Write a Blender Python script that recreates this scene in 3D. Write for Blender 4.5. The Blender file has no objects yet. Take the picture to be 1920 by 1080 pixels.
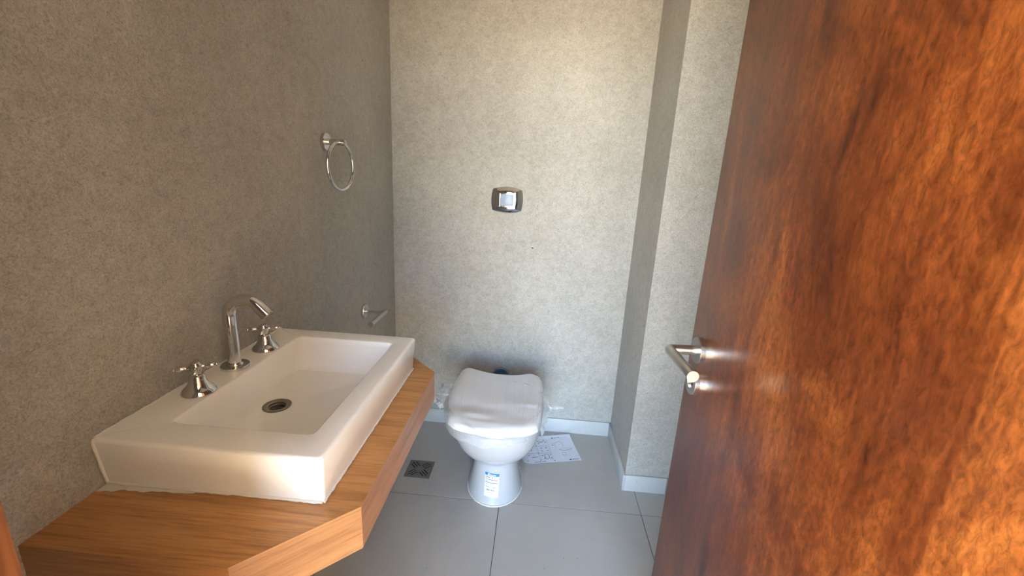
import bpy, bmesh, math, random
from mathutils import Vector, Matrix

S = bpy.context.scene
COL = S.collection
PI = math.pi
random.seed(7)

# ------------------------------------------------------------------ camera
FPX = 805.4                                   # focal length in pixels at 1920 px width
CAM = Vector((0.7188, 0.0, 1.3614))
yaw, pitch, roll = -0.0533, -0.2608, 0.0533
fw = Vector((math.sin(yaw) * math.cos(pitch), math.cos(yaw) * math.cos(pitch), math.sin(pitch)))
r0 = Vector((math.cos(yaw), -math.sin(yaw), 0.0))
u0 = r0.cross(fw)
rt = r0 * math.cos(roll) + u0 * math.sin(roll)
up = -r0 * math.sin(roll) + u0 * math.cos(roll)
cam_data = bpy.data.cameras.new('camera')
cam_data.sensor_width = 36.0
cam_data.lens = FPX / 1920 * 36.0
cam_data.clip_start = 0.02
cam = bpy.data.objects.new('camera', cam_data)
cam.matrix_world = Matrix(((rt.x, up.x, -fw.x, CAM.x), (rt.y, up.y, -fw.y, CAM.y),
                           (rt.z, up.z, -fw.z, CAM.z), (0, 0, 0, 1)))
COL.objects.link(cam)
S.camera = cam

# ------------------------------------------------------------------ room measures (metres)
D = 2.1035            # back wall
XP, YP = 1.1825, 1.6862   # projecting corner right of the toilet
XR = 1.3751           # right wall
HC = 2.6              # ceiling
YF0, YF1 = 0.07, 0.19  # front wall (the one with the doorway)
XJ0, XJ1 = 0.41, 1.095   # clear door opening
ZT, ZB = 0.8045, 0.898   # counter top, basin top
HB = 0.0814           # baseboard height
HY = -2.2             # window wall of the outer room
WX0, WX1, WZ1 = -1.05, 1.38, 2.45   # window opening of the outer room

# ------------------------------------------------------------------ sky, sun, exposure
w = bpy.data.worlds.new('sky')
S.world = w
w.use_nodes = True
nt = w.node_tree
bg = nt.nodes['Background']
sky = nt.nodes.new('ShaderNodeTexSky')
sky.sky_type = 'NISHITA'
sky.sun_disc = False
sky.sun_elevation = math.radians(48)
sky.sun_rotation = math.radians(200)
sky.dust_density = 0.1
sky.ozone_density = 3.5
nt.links.new(sky.outputs[0], bg.inputs[0])
bg.inputs[1].default_value = 0.98

sd = bpy.data.lights.new('sun', 'SUN')
sd.energy = 24.0
sd.angle = math.radians(0.55)
sd.color = (1.0, 0.90, 0.74)
so = bpy.data.objects.new('sun', sd)
so.rotation_euler = Vector((0.42, 1.0, -1.60)).to_track_quat('-Z', 'Y').to_euler()
so.location = (-1.5, -6, 6)
COL.objects.link(so)

pd_ = bpy.data.lights.new('window_portal', 'AREA')
pd_.shape = 'RECTANGLE'
pd_.size = WX1 - WX0
pd_.size_y = WZ1
pd_.cycles.is_portal = True
po = bpy.data.objects.new('window_portal', pd_)
po.location = ((WX0 + WX1) / 2, HY - 0.06, WZ1 / 2)
po.rotation_euler = (PI / 2, 0, 0)
po.rotation_euler = Vector((0, 1, 0)).to_track_quat('-Z', 'Z').to_euler()
COL.objects.link(po)

vs = S.view_settings
vs.view_transform = 'Standard'
vs.look = 'None'
vs.gamma = 1.0
vs.use_curve_mapping = False
vs.exposure = 2.02

# ------------------------------------------------------------------ materials
def new_mat(name):
    m = bpy.data.materials.new(name)
    m.use_nodes = True
    n = m.node_tree
    return m, n, n.nodes['Principled BSDF']

def plain(name, col, rough=0.5, metal=0.0, coat=0.0, bump=None, spec=None):
    m, n, b = new_mat(name)
    b.inputs['Base Color'].default_value = (*col, 1)
    b.inputs['Roughness'].default_value = rough
    b.inputs['Metallic'].default_value = metal
    if coat:
        b.inputs['Coat Weight'].default_value = coat
        b.inputs['Coat Roughness'].default_value = 0.06
    if spec is not None:
        b.inputs['Specular IOR Level'].default_value = spec
    if bump:
        add_bump(n, b, *bump)
    return m

def coords(n, scale=(1, 1, 1), rot=(0, 0, 0)):
    g = n.nodes.new('ShaderNodeNewGeometry')
    mp = n.nodes.new('ShaderNodeMapping')
    mp.inputs['Scale'].default_value = scale
    mp.inputs['Rotation'].default_value = rot
    n.links.new(g.outputs['Position'], mp.inputs['Vector'])
    return mp.outputs['Vector']

def noise(n, vec, scale, detail=3, rough=0.5, dist=0.0):
    t = n.nodes.new('ShaderNodeTexNoise')
    t.inputs['Scale'].default_value = scale
    t.inputs['Detail'].default_value = detail
    t.inputs['Roughness'].default_value = rough
    t.inputs['Distortion'].default_value = dist
    n.links.new(vec, t.inputs['Vector'])
    return t.outputs['Fac']

def ramp(n, fac, stops):
    r = n.nodes.new('ShaderNodeValToRGB')
    e = r.color_ramp.elements
    while len(e) < len(stops):
        e.new(0.5)
    for k, (p, c) in enumerate(stops):
        e[k].position = p
        e[k].color = (*c, 1) if len(c) == 3 else c
    n.links.new(fac, r.inputs['Fac'])
    return r.outputs['Color']

def mix(n, a, b, fac, mode='MIX'):
    x = n.nodes.new('ShaderNodeMix')
    x.data_type = 'RGBA'
    x.blend_type = mode
    for sock, v in ((x.inputs[0], fac), (x.inputs[6], a), (x.inputs[7], b)):
        if isinstance(v, (int, float)):
            sock.default_value = v
        elif isinstance(v, tuple):
            sock.default_value = (*v, 1)
        else:
            n.links.new(v, sock)
    return x.outputs[2]

def bump_node(n, b, height, strength, dist):
    u = n.nodes.new('ShaderNodeBump')
    u.inputs['Strength'].default_value = strength
    u.inputs['Distance'].default_value = dist
    n.links.new(height, u.inputs['Height'])
    n.links.new(u.outputs[0], b.inputs['Normal'])

def add_bump(n, b, scale, strength, dist):
    bump_node(n, b, noise(n, coords(n), scale, 4), strength, dist)

def plaster(name, base, dark):
    m, n, b = new_mat(name)
    v = coords(n)
    big = noise(n, v, 2.6, 4, 0.55)
    fine = noise(n, v, 300, 2, 0.6, 0.3)
    worm = noise(n, v, 150, 3, 0.65, 1.6)
    clump = noise(n, v, 34, 3, 0.6, 0.6)
    c = ramp(n, big, [(0.36, dark), (0.64, base)])
    c = mix(n, c, ramp(n, worm, [(0.30, (0.52, 0.50, 0.46)), (0.50, (1.0, 1.0, 1.0)), (0.68, (1.26, 1.26, 1.26))]), 0.66, 'MULTIPLY')
    c = mix(n, c, ramp(n, fine, [(0.32, (0.80, 0.80, 0.80)), (0.68, (1.22, 1.22, 1.22))]), 0.62, 'MULTIPLY')
    c = mix(n, c, ramp(n, clump, [(0.34, (0.90, 0.89, 0.87)), (0.62, (1.05, 1.05, 1.05))]), 0.9, 'MULTIPLY')
    pit = noise(n, v, 38, 1, 0.4)
    c = mix(n, c, (0.03, 0.027, 0.022), ramp(n, pit, [(0.825, (0, 0, 0)), (0.84, (1, 1, 1))]))
    n.links.new(c, b.inputs['Base Color'])
    b.inputs['Roughness'].default_value = 0.5
    h = mix(n, fine, worm, 0.6)
    bump_node(n, b, h, 0.75, 0.0035)
    return m

def wood_door(name):
    m, n, b = new_mat(name)
    g = n.nodes.new('ShaderNodeTexCoord')
    def obj_coords(scale):
        mp = n.nodes.new('ShaderNodeMapping')
        mp.inputs['Scale'].default_value = scale
        n.links.new(g.outputs['Object'], mp.inputs['Vector'])
        return mp.outputs['Vector']
    blot = noise(n, obj_coords((1, 1, 0.45)), 8.5, 6, 0.68, 0.9)
    streak = noise(n, obj_coords((1, 1, 0.07)), 42, 5, 0.65, 0.5)
    speck = noise(n, obj_coords((1, 1, 0.45)), 150, 4, 0.7, 0.6)
    broad = noise(n, obj_coords((1, 1, 0.15)), 5.0, 2, 0.5, 0.3)
    c = ramp(n, blot, [(0.34, (0.070, 0.016, 0.0040)), (0.50, (0.145, 0.037, 0.0075)), (0.66, (0.235, 0.072, 0.014))])
    c = mix(n, c, ramp(n, streak, [(0.32, (0.46, 0.40, 0.36)), (0.62, (1.12, 1.15, 1.2))]), 0.75, 'MULTIPLY')
    c = mix(n, c, ramp(n, speck, [(0.34, (0.50, 0.44, 0.40)), (0.52, (1.0, 1.0, 1.0)), (0.68, (1.35, 1.35, 1.35))]), 0.85, 'MULTIPLY')
    c = mix(n, c, ramp(n, broad, [(0.38, (0.72, 0.64, 0.6)), (0.62, (1.15, 1.15, 1.15))]), 0.6, 'MULTIPLY')
    # the colour turns lighter past a sharp upright line toward the hinge side
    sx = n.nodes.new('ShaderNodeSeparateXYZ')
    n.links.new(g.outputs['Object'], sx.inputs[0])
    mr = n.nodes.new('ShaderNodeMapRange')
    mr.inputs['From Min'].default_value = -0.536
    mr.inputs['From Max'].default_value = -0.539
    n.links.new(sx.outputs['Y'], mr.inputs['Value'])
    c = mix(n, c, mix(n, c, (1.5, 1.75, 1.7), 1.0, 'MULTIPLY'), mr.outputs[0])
    n.links.new(c, b.inputs['Base Color'])
    b.inputs['Roughness'].default_value = 0.32
    b.inputs['Specular IOR Level'].default_value = 0.5
    bump_node(n, b, speck, 0.10, 0.0015)
    return m

def laminate(name, grain, light, dark):
    # grain: 'x' or 'y' or 'd' (along the chamfer)
    m, n, b = new_mat(name)
    if grain == 'x':
        sc, rot = (0.055, 1, 1), (0, 0, 0)
    elif grain == 'y':
        sc, rot = (1, 0.055, 1), (0, 0, 0)
    elif grain == 'z':
        sc, rot = (1, 1, 0.1), (0, 0, 0)
    else:
        sc, rot = (0.055, 1, 1), (0, 0, -PI / 4)
    v0 = coords(n, (1, 1, 1), rot)
    ms = n.nodes.new('ShaderNodeMapping')
    ms.inputs['Scale'].default_value = sc
    n.links.new(v0, ms.inputs['Vector'])
    v = ms.outputs['Vector']
    a = noise(n, v, 62, 5, 0.6, 0.5)
    f = noise(n, v, 260, 3, 0.6, 0.2)
    wv = noise(n, v, 14, 3, 0.5, 1.0)
    c = ramp(n, a, [(0.30, dark), (0.55, light)])
    c = mix(n, c, ramp(n, f, [(0.34, (0.66, 0.58, 0.50)), (0.55, (1.05, 1.05, 1.05))]), 0.6, 'MULTIPLY')
    c = mix(n, c, ramp(n, wv, [(0.35, (0.82, 0.78, 0.74)), (0.6, (1.08, 1.08, 1.08))]), 0.7, 'MULTIPLY')
    n.links.new(c, b.inputs['Base Color'])
    b.inputs['Roughness'].default_value = 0.42
    bump_node(n, b, f, 0.08, 0.001)
    return m

def tile_mat(name, c0, c1, rough):
    m, n, b = new_mat(name)
    v = coords(n)
    c = ramp(n, noise(n, v, 3.2, 5, 0.6, 0.5), [(0.32, c0), (0.68, c1)])
    c = mix(n, c, ramp(n, noise(n, v, 420, 2), [(0.3, (0.86, 0.86, 0.86)), (0.6, (1.04, 1.04, 1.04))]), 0.6, 'MULTIPLY')
    dust = noise(n, v, 60, 2)
    c = mix(n, c, (0.10, 0.09, 0.08), ramp(n, dust, [(0.755, (0, 0, 0)), (0.78, (1, 1, 1))]))
    n.links.new(c, b.inputs['Base Color'])
    b.inputs['Roughness'].default_value = rough
    bump_node(n, b, noise(n, v, 300, 3), 0.08, 0.001)
    return m

def film_mat(name, lo=0.17, hi=0.70):
    m, n, b = new_mat(name)
    out = n.nodes['Material Output']
    tr = n.nodes.new('ShaderNodeBsdfTransparent')
    b.inputs['Base Color'].default_value = (0.86, 0.88, 0.88, 1)
    b.inputs['Roughness'].default_value = 0.10
    b.inputs['Specular IOR Level'].default_value = 0.8
    lw = n.nodes.new('ShaderNodeLayerWeight')
    lw.inputs['Blend'].default_value = 0.35
    v = coords(n)
    nz = noise(n, v, 55, 3, 0.6, 1.0)
    bump_node(n, b, nz, 0.7, 0.006)
    mr = n.nodes.new('ShaderNodeMapRange')
    mr.inputs['To Min'].default_value = lo
    mr.inputs['To Max'].default_value = hi
    n.links.new(lw.outputs['Facing'], mr.inputs['Value'])
    mx = n.nodes.new('ShaderNodeMixShader')
    n.links.new(mr.outputs[0], mx.inputs[0])
    n.links.new(tr.outputs[0], mx.inputs[1])
    n.links.new(b.outputs[0], mx.inputs[2])
    n.links.new(mx.outputs[0], out.inputs['Surface'])
    return m

MAT = {}
MAT['plaster'] = plaster('textured_plaster', (0.42, 0.405, 0.37), (0.365, 0.35, 0.318))
MAT['ceiling'] = plain('ceiling_paint', (0.86, 0.84, 0.80), 0.8)
MAT['hall'] = plain('hall_paint', (0.74, 0.66, 0.54), 0.8)
MAT['hall_floor'] = tile_mat('hall_floor_tile', (0.56, 0.42, 0.27), (0.64, 0.50, 0.33), 0.5)
MAT['terrace'] = plain('terrace_stone', (0.66, 0.55, 0.40), 0.85)
MAT['tile'] = tile_mat('grey_porcelain_tile', (0.43, 0.42, 0.39), (0.49, 0.48, 0.445), 0.42)
MAT['grout'] = plain('dark_grout', (0.09, 0.085, 0.08), 0.9)
MAT['skirt'] = tile_mat('pale_skirting_tile', (0.46, 0.46, 0.45), (0.51, 0.51, 0.50), 0.38)
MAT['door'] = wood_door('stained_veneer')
MAT['jamb'] = laminate('stained_jamb_wood', 'z', (0.24, 0.088, 0.024), (0.10, 0.033, 0.009))
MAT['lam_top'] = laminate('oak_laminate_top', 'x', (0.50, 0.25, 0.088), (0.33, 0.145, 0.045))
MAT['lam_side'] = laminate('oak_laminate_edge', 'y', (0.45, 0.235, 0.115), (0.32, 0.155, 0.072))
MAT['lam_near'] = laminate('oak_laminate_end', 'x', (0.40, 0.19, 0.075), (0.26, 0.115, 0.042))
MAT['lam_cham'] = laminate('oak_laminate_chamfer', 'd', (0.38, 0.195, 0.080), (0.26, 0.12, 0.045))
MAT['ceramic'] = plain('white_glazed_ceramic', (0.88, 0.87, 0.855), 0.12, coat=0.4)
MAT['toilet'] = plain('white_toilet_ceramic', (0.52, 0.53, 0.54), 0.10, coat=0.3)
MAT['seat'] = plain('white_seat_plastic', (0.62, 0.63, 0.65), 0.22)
MAT['chrome'] = plain('polished_chrome', (0.66, 0.66, 0.66), 0.05, 1.0)
MAT['satin'] = plain('satin_steel', (0.54, 0.53, 0.515), 0.28, 1.0)
MAT['dullsteel'] = plain('dull_drain_steel', (0.34, 0.31, 0.27), 0.34, 1.0)
MAT['grate'] = plain('dark_drain_grate', (0.20, 0.19, 0.175), 0.5, 0.35)
MAT['black'] = plain('black_hollow', (0.008, 0.008, 0.008), 0.6)
MAT['silicone'] = plain('white_silicone', (0.72, 0.69, 0.64), 0.6, bump=(220, 0.5, 0.002))
MAT['foam'] = plain('white_foam_sheet', (0.82, 0.825, 0.83), 0.55)
MAT['film'] = film_mat('clear_plastic_film')
MAT['film_bunched'] = film_mat('bunched_plastic_film', 0.30, 0.85)
MAT['button'] = plain('satin_pale_button', (0.30, 0.37, 0.48), 0.35)
MAT['paper'] = plain('printed_paper', (0.74, 0.76, 0.82), 0.7)
MAT['ink'] = plain('dark_ink', (0.02, 0.022, 0.035), 0.7)
MAT['greyink'] = plain('grey_ink', (0.30, 0.32, 0.40), 0.7)
MAT['bluelabel'] = plain('blue_print', (0.008, 0.20, 0.50), 0.4)
MAT['label'] = plain('white_sticker', (0.82, 0.84, 0.87), 0.4)
MAT['pipeblue'] = plain('blue_pipe_cap', (0.006, 0.06, 0.13), 0.35)
MAT['alu'] = plain('white_window_frame', (0.75, 0.75, 0.73), 0.4)

# ------------------------------------------------------------------ mesh helpers
def obj(name, bm, mat, parent=None, smooth=None, recalc=True, mats=None):
    if recalc:
        bmesh.ops.recalc_face_normals(bm, faces=bm.faces[:])
    me = bpy.data.meshes.new(name)
    bm.to_mesh(me)
    bm.free()
    for mm in (mats or [mat]):
        me.materials.append(MAT[mm])
    if smooth is not None:
        me.shade_smooth()
        if smooth < 179:
            me.set_sharp_from_angle(angle=math.radians(smooth))
    o = bpy.data.objects.new(name, me)
    COL.objects.link(o)
    if parent:
        o.parent = parent
    return o

def tag(o, label, cat, group=None, kind=None):
    o['label'] = label
    o['category'] = cat
    if group:
        o['group'] = group
    if kind:
        o['kind'] = kind
    return o

def empty(name, loc, label, cat, group=None, kind=None):
    o = bpy.data.objects.new(name, None)
    o.empty_display_size = 0.05
    o.location = loc
    COL.objects.link(o)
    return tag(o, label, cat, group, kind)

def add_box(bm, x0, x1, y0, y1, z0, z1, bev=0.0, seg=2):
    t = bmesh.new()
    vs_ = [t.verts.new((x, y, z)) for x in (x0, x1) for y in (y0, y1) for z in (z0, z1)]
    for f in ((0, 1, 3, 2), (4, 6, 7, 5), (0, 4, 5, 1), (2, 3, 7, 6), (0, 2, 6, 4), (1, 5, 7, 3)):
        t.faces.new([vs_[i] for i in f])
    bmesh.ops.recalc_face_normals(t, faces=t.faces[:])
    if bev:
        bmesh.ops.bevel(t, geom=t.edges[:], offset=bev, segments=seg, affect='EDGES', profile=0.5)
    merge(bm, t)

def merge(bm, t, M=None):
    mp = {}
    for v in t.verts:
        mp[v] = bm.verts.new(M @ v.co if M else v.co)
    for f in t.faces:
        try:
            nf = bm.faces.new([mp[v] for v in f.verts])
            nf.material_index = f.material_index
        except ValueError:
            pass
    t.free()

def box(name, x0, x1, y0, y1, z0, z1, mat, parent=None, bev=0.0, seg=2):
    bm = bmesh.new()
    add_box(bm, x0, x1, y0, y1, z0, z1, bev, seg)
    return obj(name, bm, mat, parent, 40 if bev else None)

def loft(bm, rings, cap0=True, cap1=True, closed=True):
    R_ = [[bm.verts.new(p) for p in r] for r in rings]
    n = len(R_[0])
    for a, b in zip(R_, R_[1:]):
        for i in range(n if closed else n - 1):
            j = (i + 1) % n
            bm.faces.new((a[i], a[j], b[j], b[i]))
    if cap0:
        bm.faces.new(R_[0][::-1])
    if cap1:
        bm.faces.new(R_[-1])
    return R_

def frame_of(d):
    d = Vector(d).normalized()
    a = Vector((0, 0, 1)) if abs(d.z) < 0.9 else Vector((1, 0, 0))
    x = a.cross(d).normalized()
    return x, d.cross(x).normalized(), d

def lathe(bm, prof, org=(0, 0, 0), axis=(0, 0, 1), n=32, cap0=True, cap1=True):
    x, y, z = frame_of(axis)
    o = Vector(org)
    rings = []
    for r, h in prof:
        rings.append([o + z * h + (x * math.cos(2 * PI * i / n) + y * math.sin(2 * PI * i / n)) * max(r, 1e-5) for i in range(n)])
    loft(bm, rings, cap0, cap1)

def tube(bm, pts, rad, n=16, caps=True):
    pts = [Vector(p) for p in pts]
    rad = rad if isinstance(rad, (list, tuple)) else [rad] * len(pts)
    x, y, _ = frame_of(pts[1] - pts[0])
    rings = []
    for i, p in enumerate(pts):
        t = (pts[min(i + 1, len(pts) - 1)] - pts[max(i - 1, 0)]).normalized()
        x = (x - t * x.dot(t)).normalized()
        y = t.cross(x)
        rings.append([p + (x * math.cos(2 * PI * k / n) + y * math.sin(2 * PI * k / n)) * rad[i] for k in range(n)])
    loft(bm, rings, caps, caps)

def rrect(x0, x1, y0, y1, z, r, k=6, rl=None):
    pts = []
    rl = r if rl is None else rl
    for cx, cy, a0, q in ((x1 - r, y0 + r, -PI / 2, r), (x1 - r, y1 - r, 0, r), (x0 + rl, y1 - rl, PI / 2, rl), (x0 + rl, y0 + rl, PI, rl)):
        for i in range(k + 1):
            a = a0 + PI / 2 * i / k
            pts.append(Vector((cx + q * math.cos(a), cy + q * math.sin(a), z)))
    # extra points along the straight runs
    out = []
    for i, p in enumerate(pts):
        out.append(p)
        q = pts[(i + 1) % len(pts)]
        if i % (k + 1) == k:
            for s in (0.25, 0.5, 0.75):
                out.append(p.lerp(q, s))
    return out

def prism(bm, poly, z0, z1):
    a = [bm.verts.new((x, y, z0)) for x, y in poly]
    b = [bm.verts.new((x, y, z1)) for x, y in poly]
    n = len(poly)
    for i in range(n):
        j = (i + 1) % n
        bm.faces.new((a[i], a[j], b[j], b[i]))
    bm.faces.new(a[::-1])
    bm.faces.new(b)

def text_bm(body, size, bold=0.0):
    cu = bpy.data.curves.new('lettering', 'FONT')
    cu.body = body
    cu.size = size
    cu.offset = bold
    cu.resolution_u = 3
    o = bpy.data.objects.new('lettering', cu)
    COL.objects.link(o)
    dg = bpy.context.evaluated_depsgraph_get()
    me = bpy.data.meshes.new_from_object(o.evaluated_get(dg))
    bm = bmesh.new()
    bm.from_mesh(me)
    bpy.data.objects.remove(o)
    bpy.data.curves.remove(cu)
    bpy.data.meshes.remove(me)
    return bm

# ------------------------------------------------------------------ the room shell
def struct(o, label, cat):
    return tag(o, label, cat, kind='structure')

struct(box('wall_left', -0.12, 0.0, YF0, D + 0.12, 0, HC, 'plaster'), 'rough textured grey-beige plaster wall behind the washbasin', 'wall')
struct(box('wall_back', 0.0, XR + 0.12, D, D + 0.12, 0, HC, 'plaster'), 'textured grey plaster wall behind the toilet', 'wall')
struct(box('wall_corner', XP, XR + 0.12, YP, D, 0, HC, 'plaster'), 'boxed-out plaster corner column between toilet and door', 'wall')
struct(box('wall_right', XR, XR + 0.12, YF0, YP, 0, HC, 'plaster'), 'textured plaster wall behind the open wooden door', 'wall')
struct(box('ceiling', -0.12, XR + 0.12, YF0, D + 0.12, HC, HC + 0.1, 'ceiling'), 'plain white bathroom ceiling', 'ceiling')
bm = bmesh.new()
add_box(bm, 0.0, XJ0 - 0.045, YF0, YF1, 0, HC)
add_box(bm, XJ1 + 0.045, XR, YF0, YF1, 0, HC)
add_box(bm, XJ0 - 0.045, XJ1 + 0.045, YF0, YF1, 2.105, HC)
struct(obj('wall_front', bm, 'plaster'), 'plaster wall around the bathroom doorway', 'wall')

# floor: a grout bed and one mesh for each tile
fl = struct(box('floor', 0.0, XR, YF0, D, -0.03, -0.0015, 'grout'), 'grey sixty centimetre porcelain floor tiles with dark joints', 'floor')
JX, JY, G = 0.6317, 1.5387, 0.0013
xs = [0.0, JX - 0.6, JX, JX + 0.6, XR]
ys = [YF0, JY - 1.2, JY - 0.6, JY, D]
for i in range(len(xs) - 1):
    for j in range(len(ys) - 1):
        x0 = xs[i] + (G if i else 0); x1 = xs[i + 1] - (G if i < len(xs) - 2 else 0)
        y0 = ys[j] + (G if j else 0); y1 = ys[j + 1] - (G if j < len(ys) - 2 else 0)
        box('floor_tile', x0, x1, y0, y1, -0.02, 0.0, 'tile', fl, 0.0006, 1)

T = 0.009
def skirting(name, pieces, label):
    root = empty(name, (0, 0, 0), label, 'baseboard', kind='structure')
    for p in pieces:
        box('skirting_tile', *p, 0.0, HB, 'skirt', root, 0.0015, 2)
skirting('baseboard_back', [(0.009, 0.60, D - T, D), (0.602, XP - T, D - T, D)], 'pale tile skirting at the foot of the wall behind the toilet')
skirting('baseboard_corner', [(XP - T, XP, YP - T, D), (XP + 0.0005, XR - T, YP - T, YP)], 'pale tile skirting around the boxed-out column')
skirting('baseboard_right', [(XR - T, XR, 1.09, YP), (XR - T, XR, 0.49, 1.088), (XR - T, XR, YF1, 0.488)], 'pale tile skirting along the wall behind the door')
skirting('baseboard_left', [(0, T, 1.505, D), (0, T, 0.905, 1.503), (0, T, 0.305, 0.903), (0, T, YF1, 0.303)], 'pale tile skirting below the vanity counter')

# door lining
struct(box('trim_1', XJ0 - 0.045, XJ0, YF0 - 0.01, YF1 + 0.006, 0, 2.06, 'jamb', None, 0.003), 'stained wooden door jamb beside the vanity counter', 'door jamb')
struct(box('trim_2', XJ1, XJ1 + 0.045, YF0 - 0.01, YF1 + 0.003, 0, 2.06, 'jamb', None, 0.003), 'stained wooden door jamb on the hinge side', 'door jamb')
struct(box('trim_3', XJ0 - 0.045, XJ1 + 0.045, YF0 - 0.01, YF1 + 0.003, 2.06, 2.105, 'jamb', None, 0.003), 'stained wooden head of the door frame', 'door frame')

# outer room with a tall window
X0H, X1H = -2.2, 2.9
struct(box('floor_hall', X0H, X1H, HY, YF0, -0.03, 0.0, 'hall_floor'), 'warm beige floor of the outer room', 'floor')
struct(box('ceiling_hall', X0H, X1H, HY, YF0, HC, HC + 0.1, 'ceiling'), 'white ceiling of the outer room', 'ceiling')
struct(box('wall_hall_left', X0H - 0.12, X0H, HY, YF0, 0, HC, 'hall'), 'painted side wall of the outer room beside the window', 'wall')
struct(box('wall_hall_right', X1H, X1H + 0.12, HY, YF0, 0, HC, 'hall'), 'painted side wall of the outer room away from the window', 'wall')
bm = bmesh.new()
add_box(bm, X0H, -0.12, YF0, YF0 + 0.12, 0, HC)
add_box(bm, XR + 0.12, X1H, YF0, YF0 + 0.12, 0, HC)
struct(obj('wall_hall_front', bm, 'hall'), 'painted walls of the outer room on both sides of the bathroom', 'wall')
bm = bmesh.new()
add_box(bm, X0H, WX0, HY - 0.12, HY, 0, HC)
add_box(bm, WX1, X1H, HY - 0.12, HY, 0, HC)
add_box(bm, WX0, WX1, HY - 0.12, HY, WZ1, HC)
struct(obj('wall_hall_back', bm, 'hall'), 'window wall of the outer room', 'wall')
wn = empty('window_1', ((WX0 + WX1) / 2, HY, 0), 'tall white framed window opening to the terrace', 'window', kind='structure')
def wpart(name, *a):
    o = box(name, *a, 'alu', wn, 0.003)
    o.matrix_parent_inverse = Matrix.Translation(-wn.location)
wpart('window_frame', WX0, WX0 + 0.04, HY - 0.10, HY - 0.04, 0.0, WZ1)
wpart('window_frame', WX1 - 0.04, WX1, HY - 0.10, HY - 0.04, 0.0, WZ1)
wpart('window_frame', WX0 + 0.04, WX1 - 0.04, HY - 0.10, HY - 0.04, WZ1 - 0.04, WZ1)
wpart('mullion', -0.225, -0.175, HY - 0.10, HY - 0.04, 0.0, WZ1 - 0.04)
struct(box('floor_terrace', -14, 14, -20, HY - 0.12, -0.08, -0.02, 'terrace'), 'sunlit stone terrace outside the outer room', 'ground')

# ------------------------------------------------------------------ the door
ang = 0.05
DW = 0.68
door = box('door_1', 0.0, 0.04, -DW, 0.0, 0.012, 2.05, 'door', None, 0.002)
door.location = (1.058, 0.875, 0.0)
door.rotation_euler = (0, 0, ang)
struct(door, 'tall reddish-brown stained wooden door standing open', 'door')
HZ, HYL = 1.037, -0.048
bm = bmesh.new()
lathe(bm, [(0.0262, 0.0), (0.0262, 0.0085), (0.0252, 0.0098), (0.0115, 0.0100)], (0.0, HYL, HZ), (-1, 0, 0), 40)
hd = obj('door_handle', bm, 'satin', door, 35)
hd['label'] = 'brushed steel lever handle on a round rose'
bm = bmesh.new()
R1 = 0.0098
neck = [(-0.009, HYL, HZ), (-0.056, HYL, HZ), (-0.0600, HYL - 0.0012, HZ), (-0.0626, HYL - 0.0040, HZ),
        (-0.0635, HYL - 0.008, HZ), (-0.0635, HYL - 0.122, HZ)]
tube(bm, neck, [R1, R1, R1, R1, R1, R1], 28)
obj('lever', bm, 'satin', hd, 40)
bm = bmesh.new()
lathe(bm, [(0.0105, 0.0), (0.0105, 0.0025)], (-0.0635, HYL - 0.1215, HZ), (0, -1, 0), 28)
obj('lever_end_cap', bm, 'satin', hd, 35)
ZE = HZ - 0.070
bm = bmesh.new()
lathe(bm, [(0.0258, 0.0), (0.0258, 0.0085), (0.0248, 0.0098), (0.013, 0.0100), (0.012, 0.004), (0.0001, 0.004)], (0.0, HYL, ZE), (-1, 0, 0), 40, True, False)
es = obj('key_escutcheon', bm, 'satin', door, 35)
es['label'] = 'round steel keyhole rose below the handle'
bm = bmesh.new()
lathe(bm, [(0.0045, 0.0), (0.0045, 0.0008)], (-0.0042, HYL, ZE + 0.004), (-1, 0, 0), 16)
add_box(bm, -0.0050, -0.0042, HYL - 0.002, HYL + 0.002, ZE - 0.009, ZE + 0.003)
obj('keyhole', bm, 'black', es)
for zh in (0.25, 1.05, 1.85):
    bm = bmesh.new()
    lathe(bm, [(0.006, 0), (0.006, 0.09)], (0.006, -DW - 0.004, zh - 0.045), (0, 0, 1), 12)
    obj('hinge', bm, 'satin', door, 40)

# ------------------------------------------------------------------ vanity counter
Y0C, Y1C, XC, XN = 0.457, 1.240, 0.4513, 0.3154
poly = [(0.0, Y0C), (XN, Y0C), (XC, 0.590), (XC, 1.1035), (XN, Y1C), (0.0, Y1C)]
vc = empty('vanity_counter', (0, 0, 0), 'oak laminate wall-hung counter with chamfered corners below the washbasin', 'counter')
bm = bmesh.new()
prism(bm, poly, ZT - 0.020, ZT)
obj('top_panel', bm, 'lam_top', vc)
TH = 0.020
def inset(a, b, d):
    v = Vector((b[0] - a[0], b[1] - a[1])).normalized()
    return Vector((-v.y, v.x)) * d
def mitre(i):
    # inner offset of vertex i between edges i-1 and i
    n = len(poly)
    p, q, r = poly[i - 1], poly[i], poly[(i + 1) % n]
    n1, n2 = inset(p, q, 1), inset(q, r, 1)
    b = (n1 + n2).normalized()
    k = TH / max(0.2, b.dot(n1))
    return (q[0] + b.x * k, q[1] + b.y * k)
ZBOT = ZT - 0.086
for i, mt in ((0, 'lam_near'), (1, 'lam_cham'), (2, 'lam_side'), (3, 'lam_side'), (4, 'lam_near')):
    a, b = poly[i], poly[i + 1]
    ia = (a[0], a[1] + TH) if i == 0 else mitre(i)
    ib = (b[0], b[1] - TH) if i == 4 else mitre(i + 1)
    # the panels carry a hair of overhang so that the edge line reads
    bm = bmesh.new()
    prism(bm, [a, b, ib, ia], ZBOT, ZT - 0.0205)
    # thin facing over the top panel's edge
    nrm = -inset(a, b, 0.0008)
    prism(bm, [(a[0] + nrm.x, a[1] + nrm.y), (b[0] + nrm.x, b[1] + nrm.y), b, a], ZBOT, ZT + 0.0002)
    obj('edge_panel', bm, mt, vc)

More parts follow.
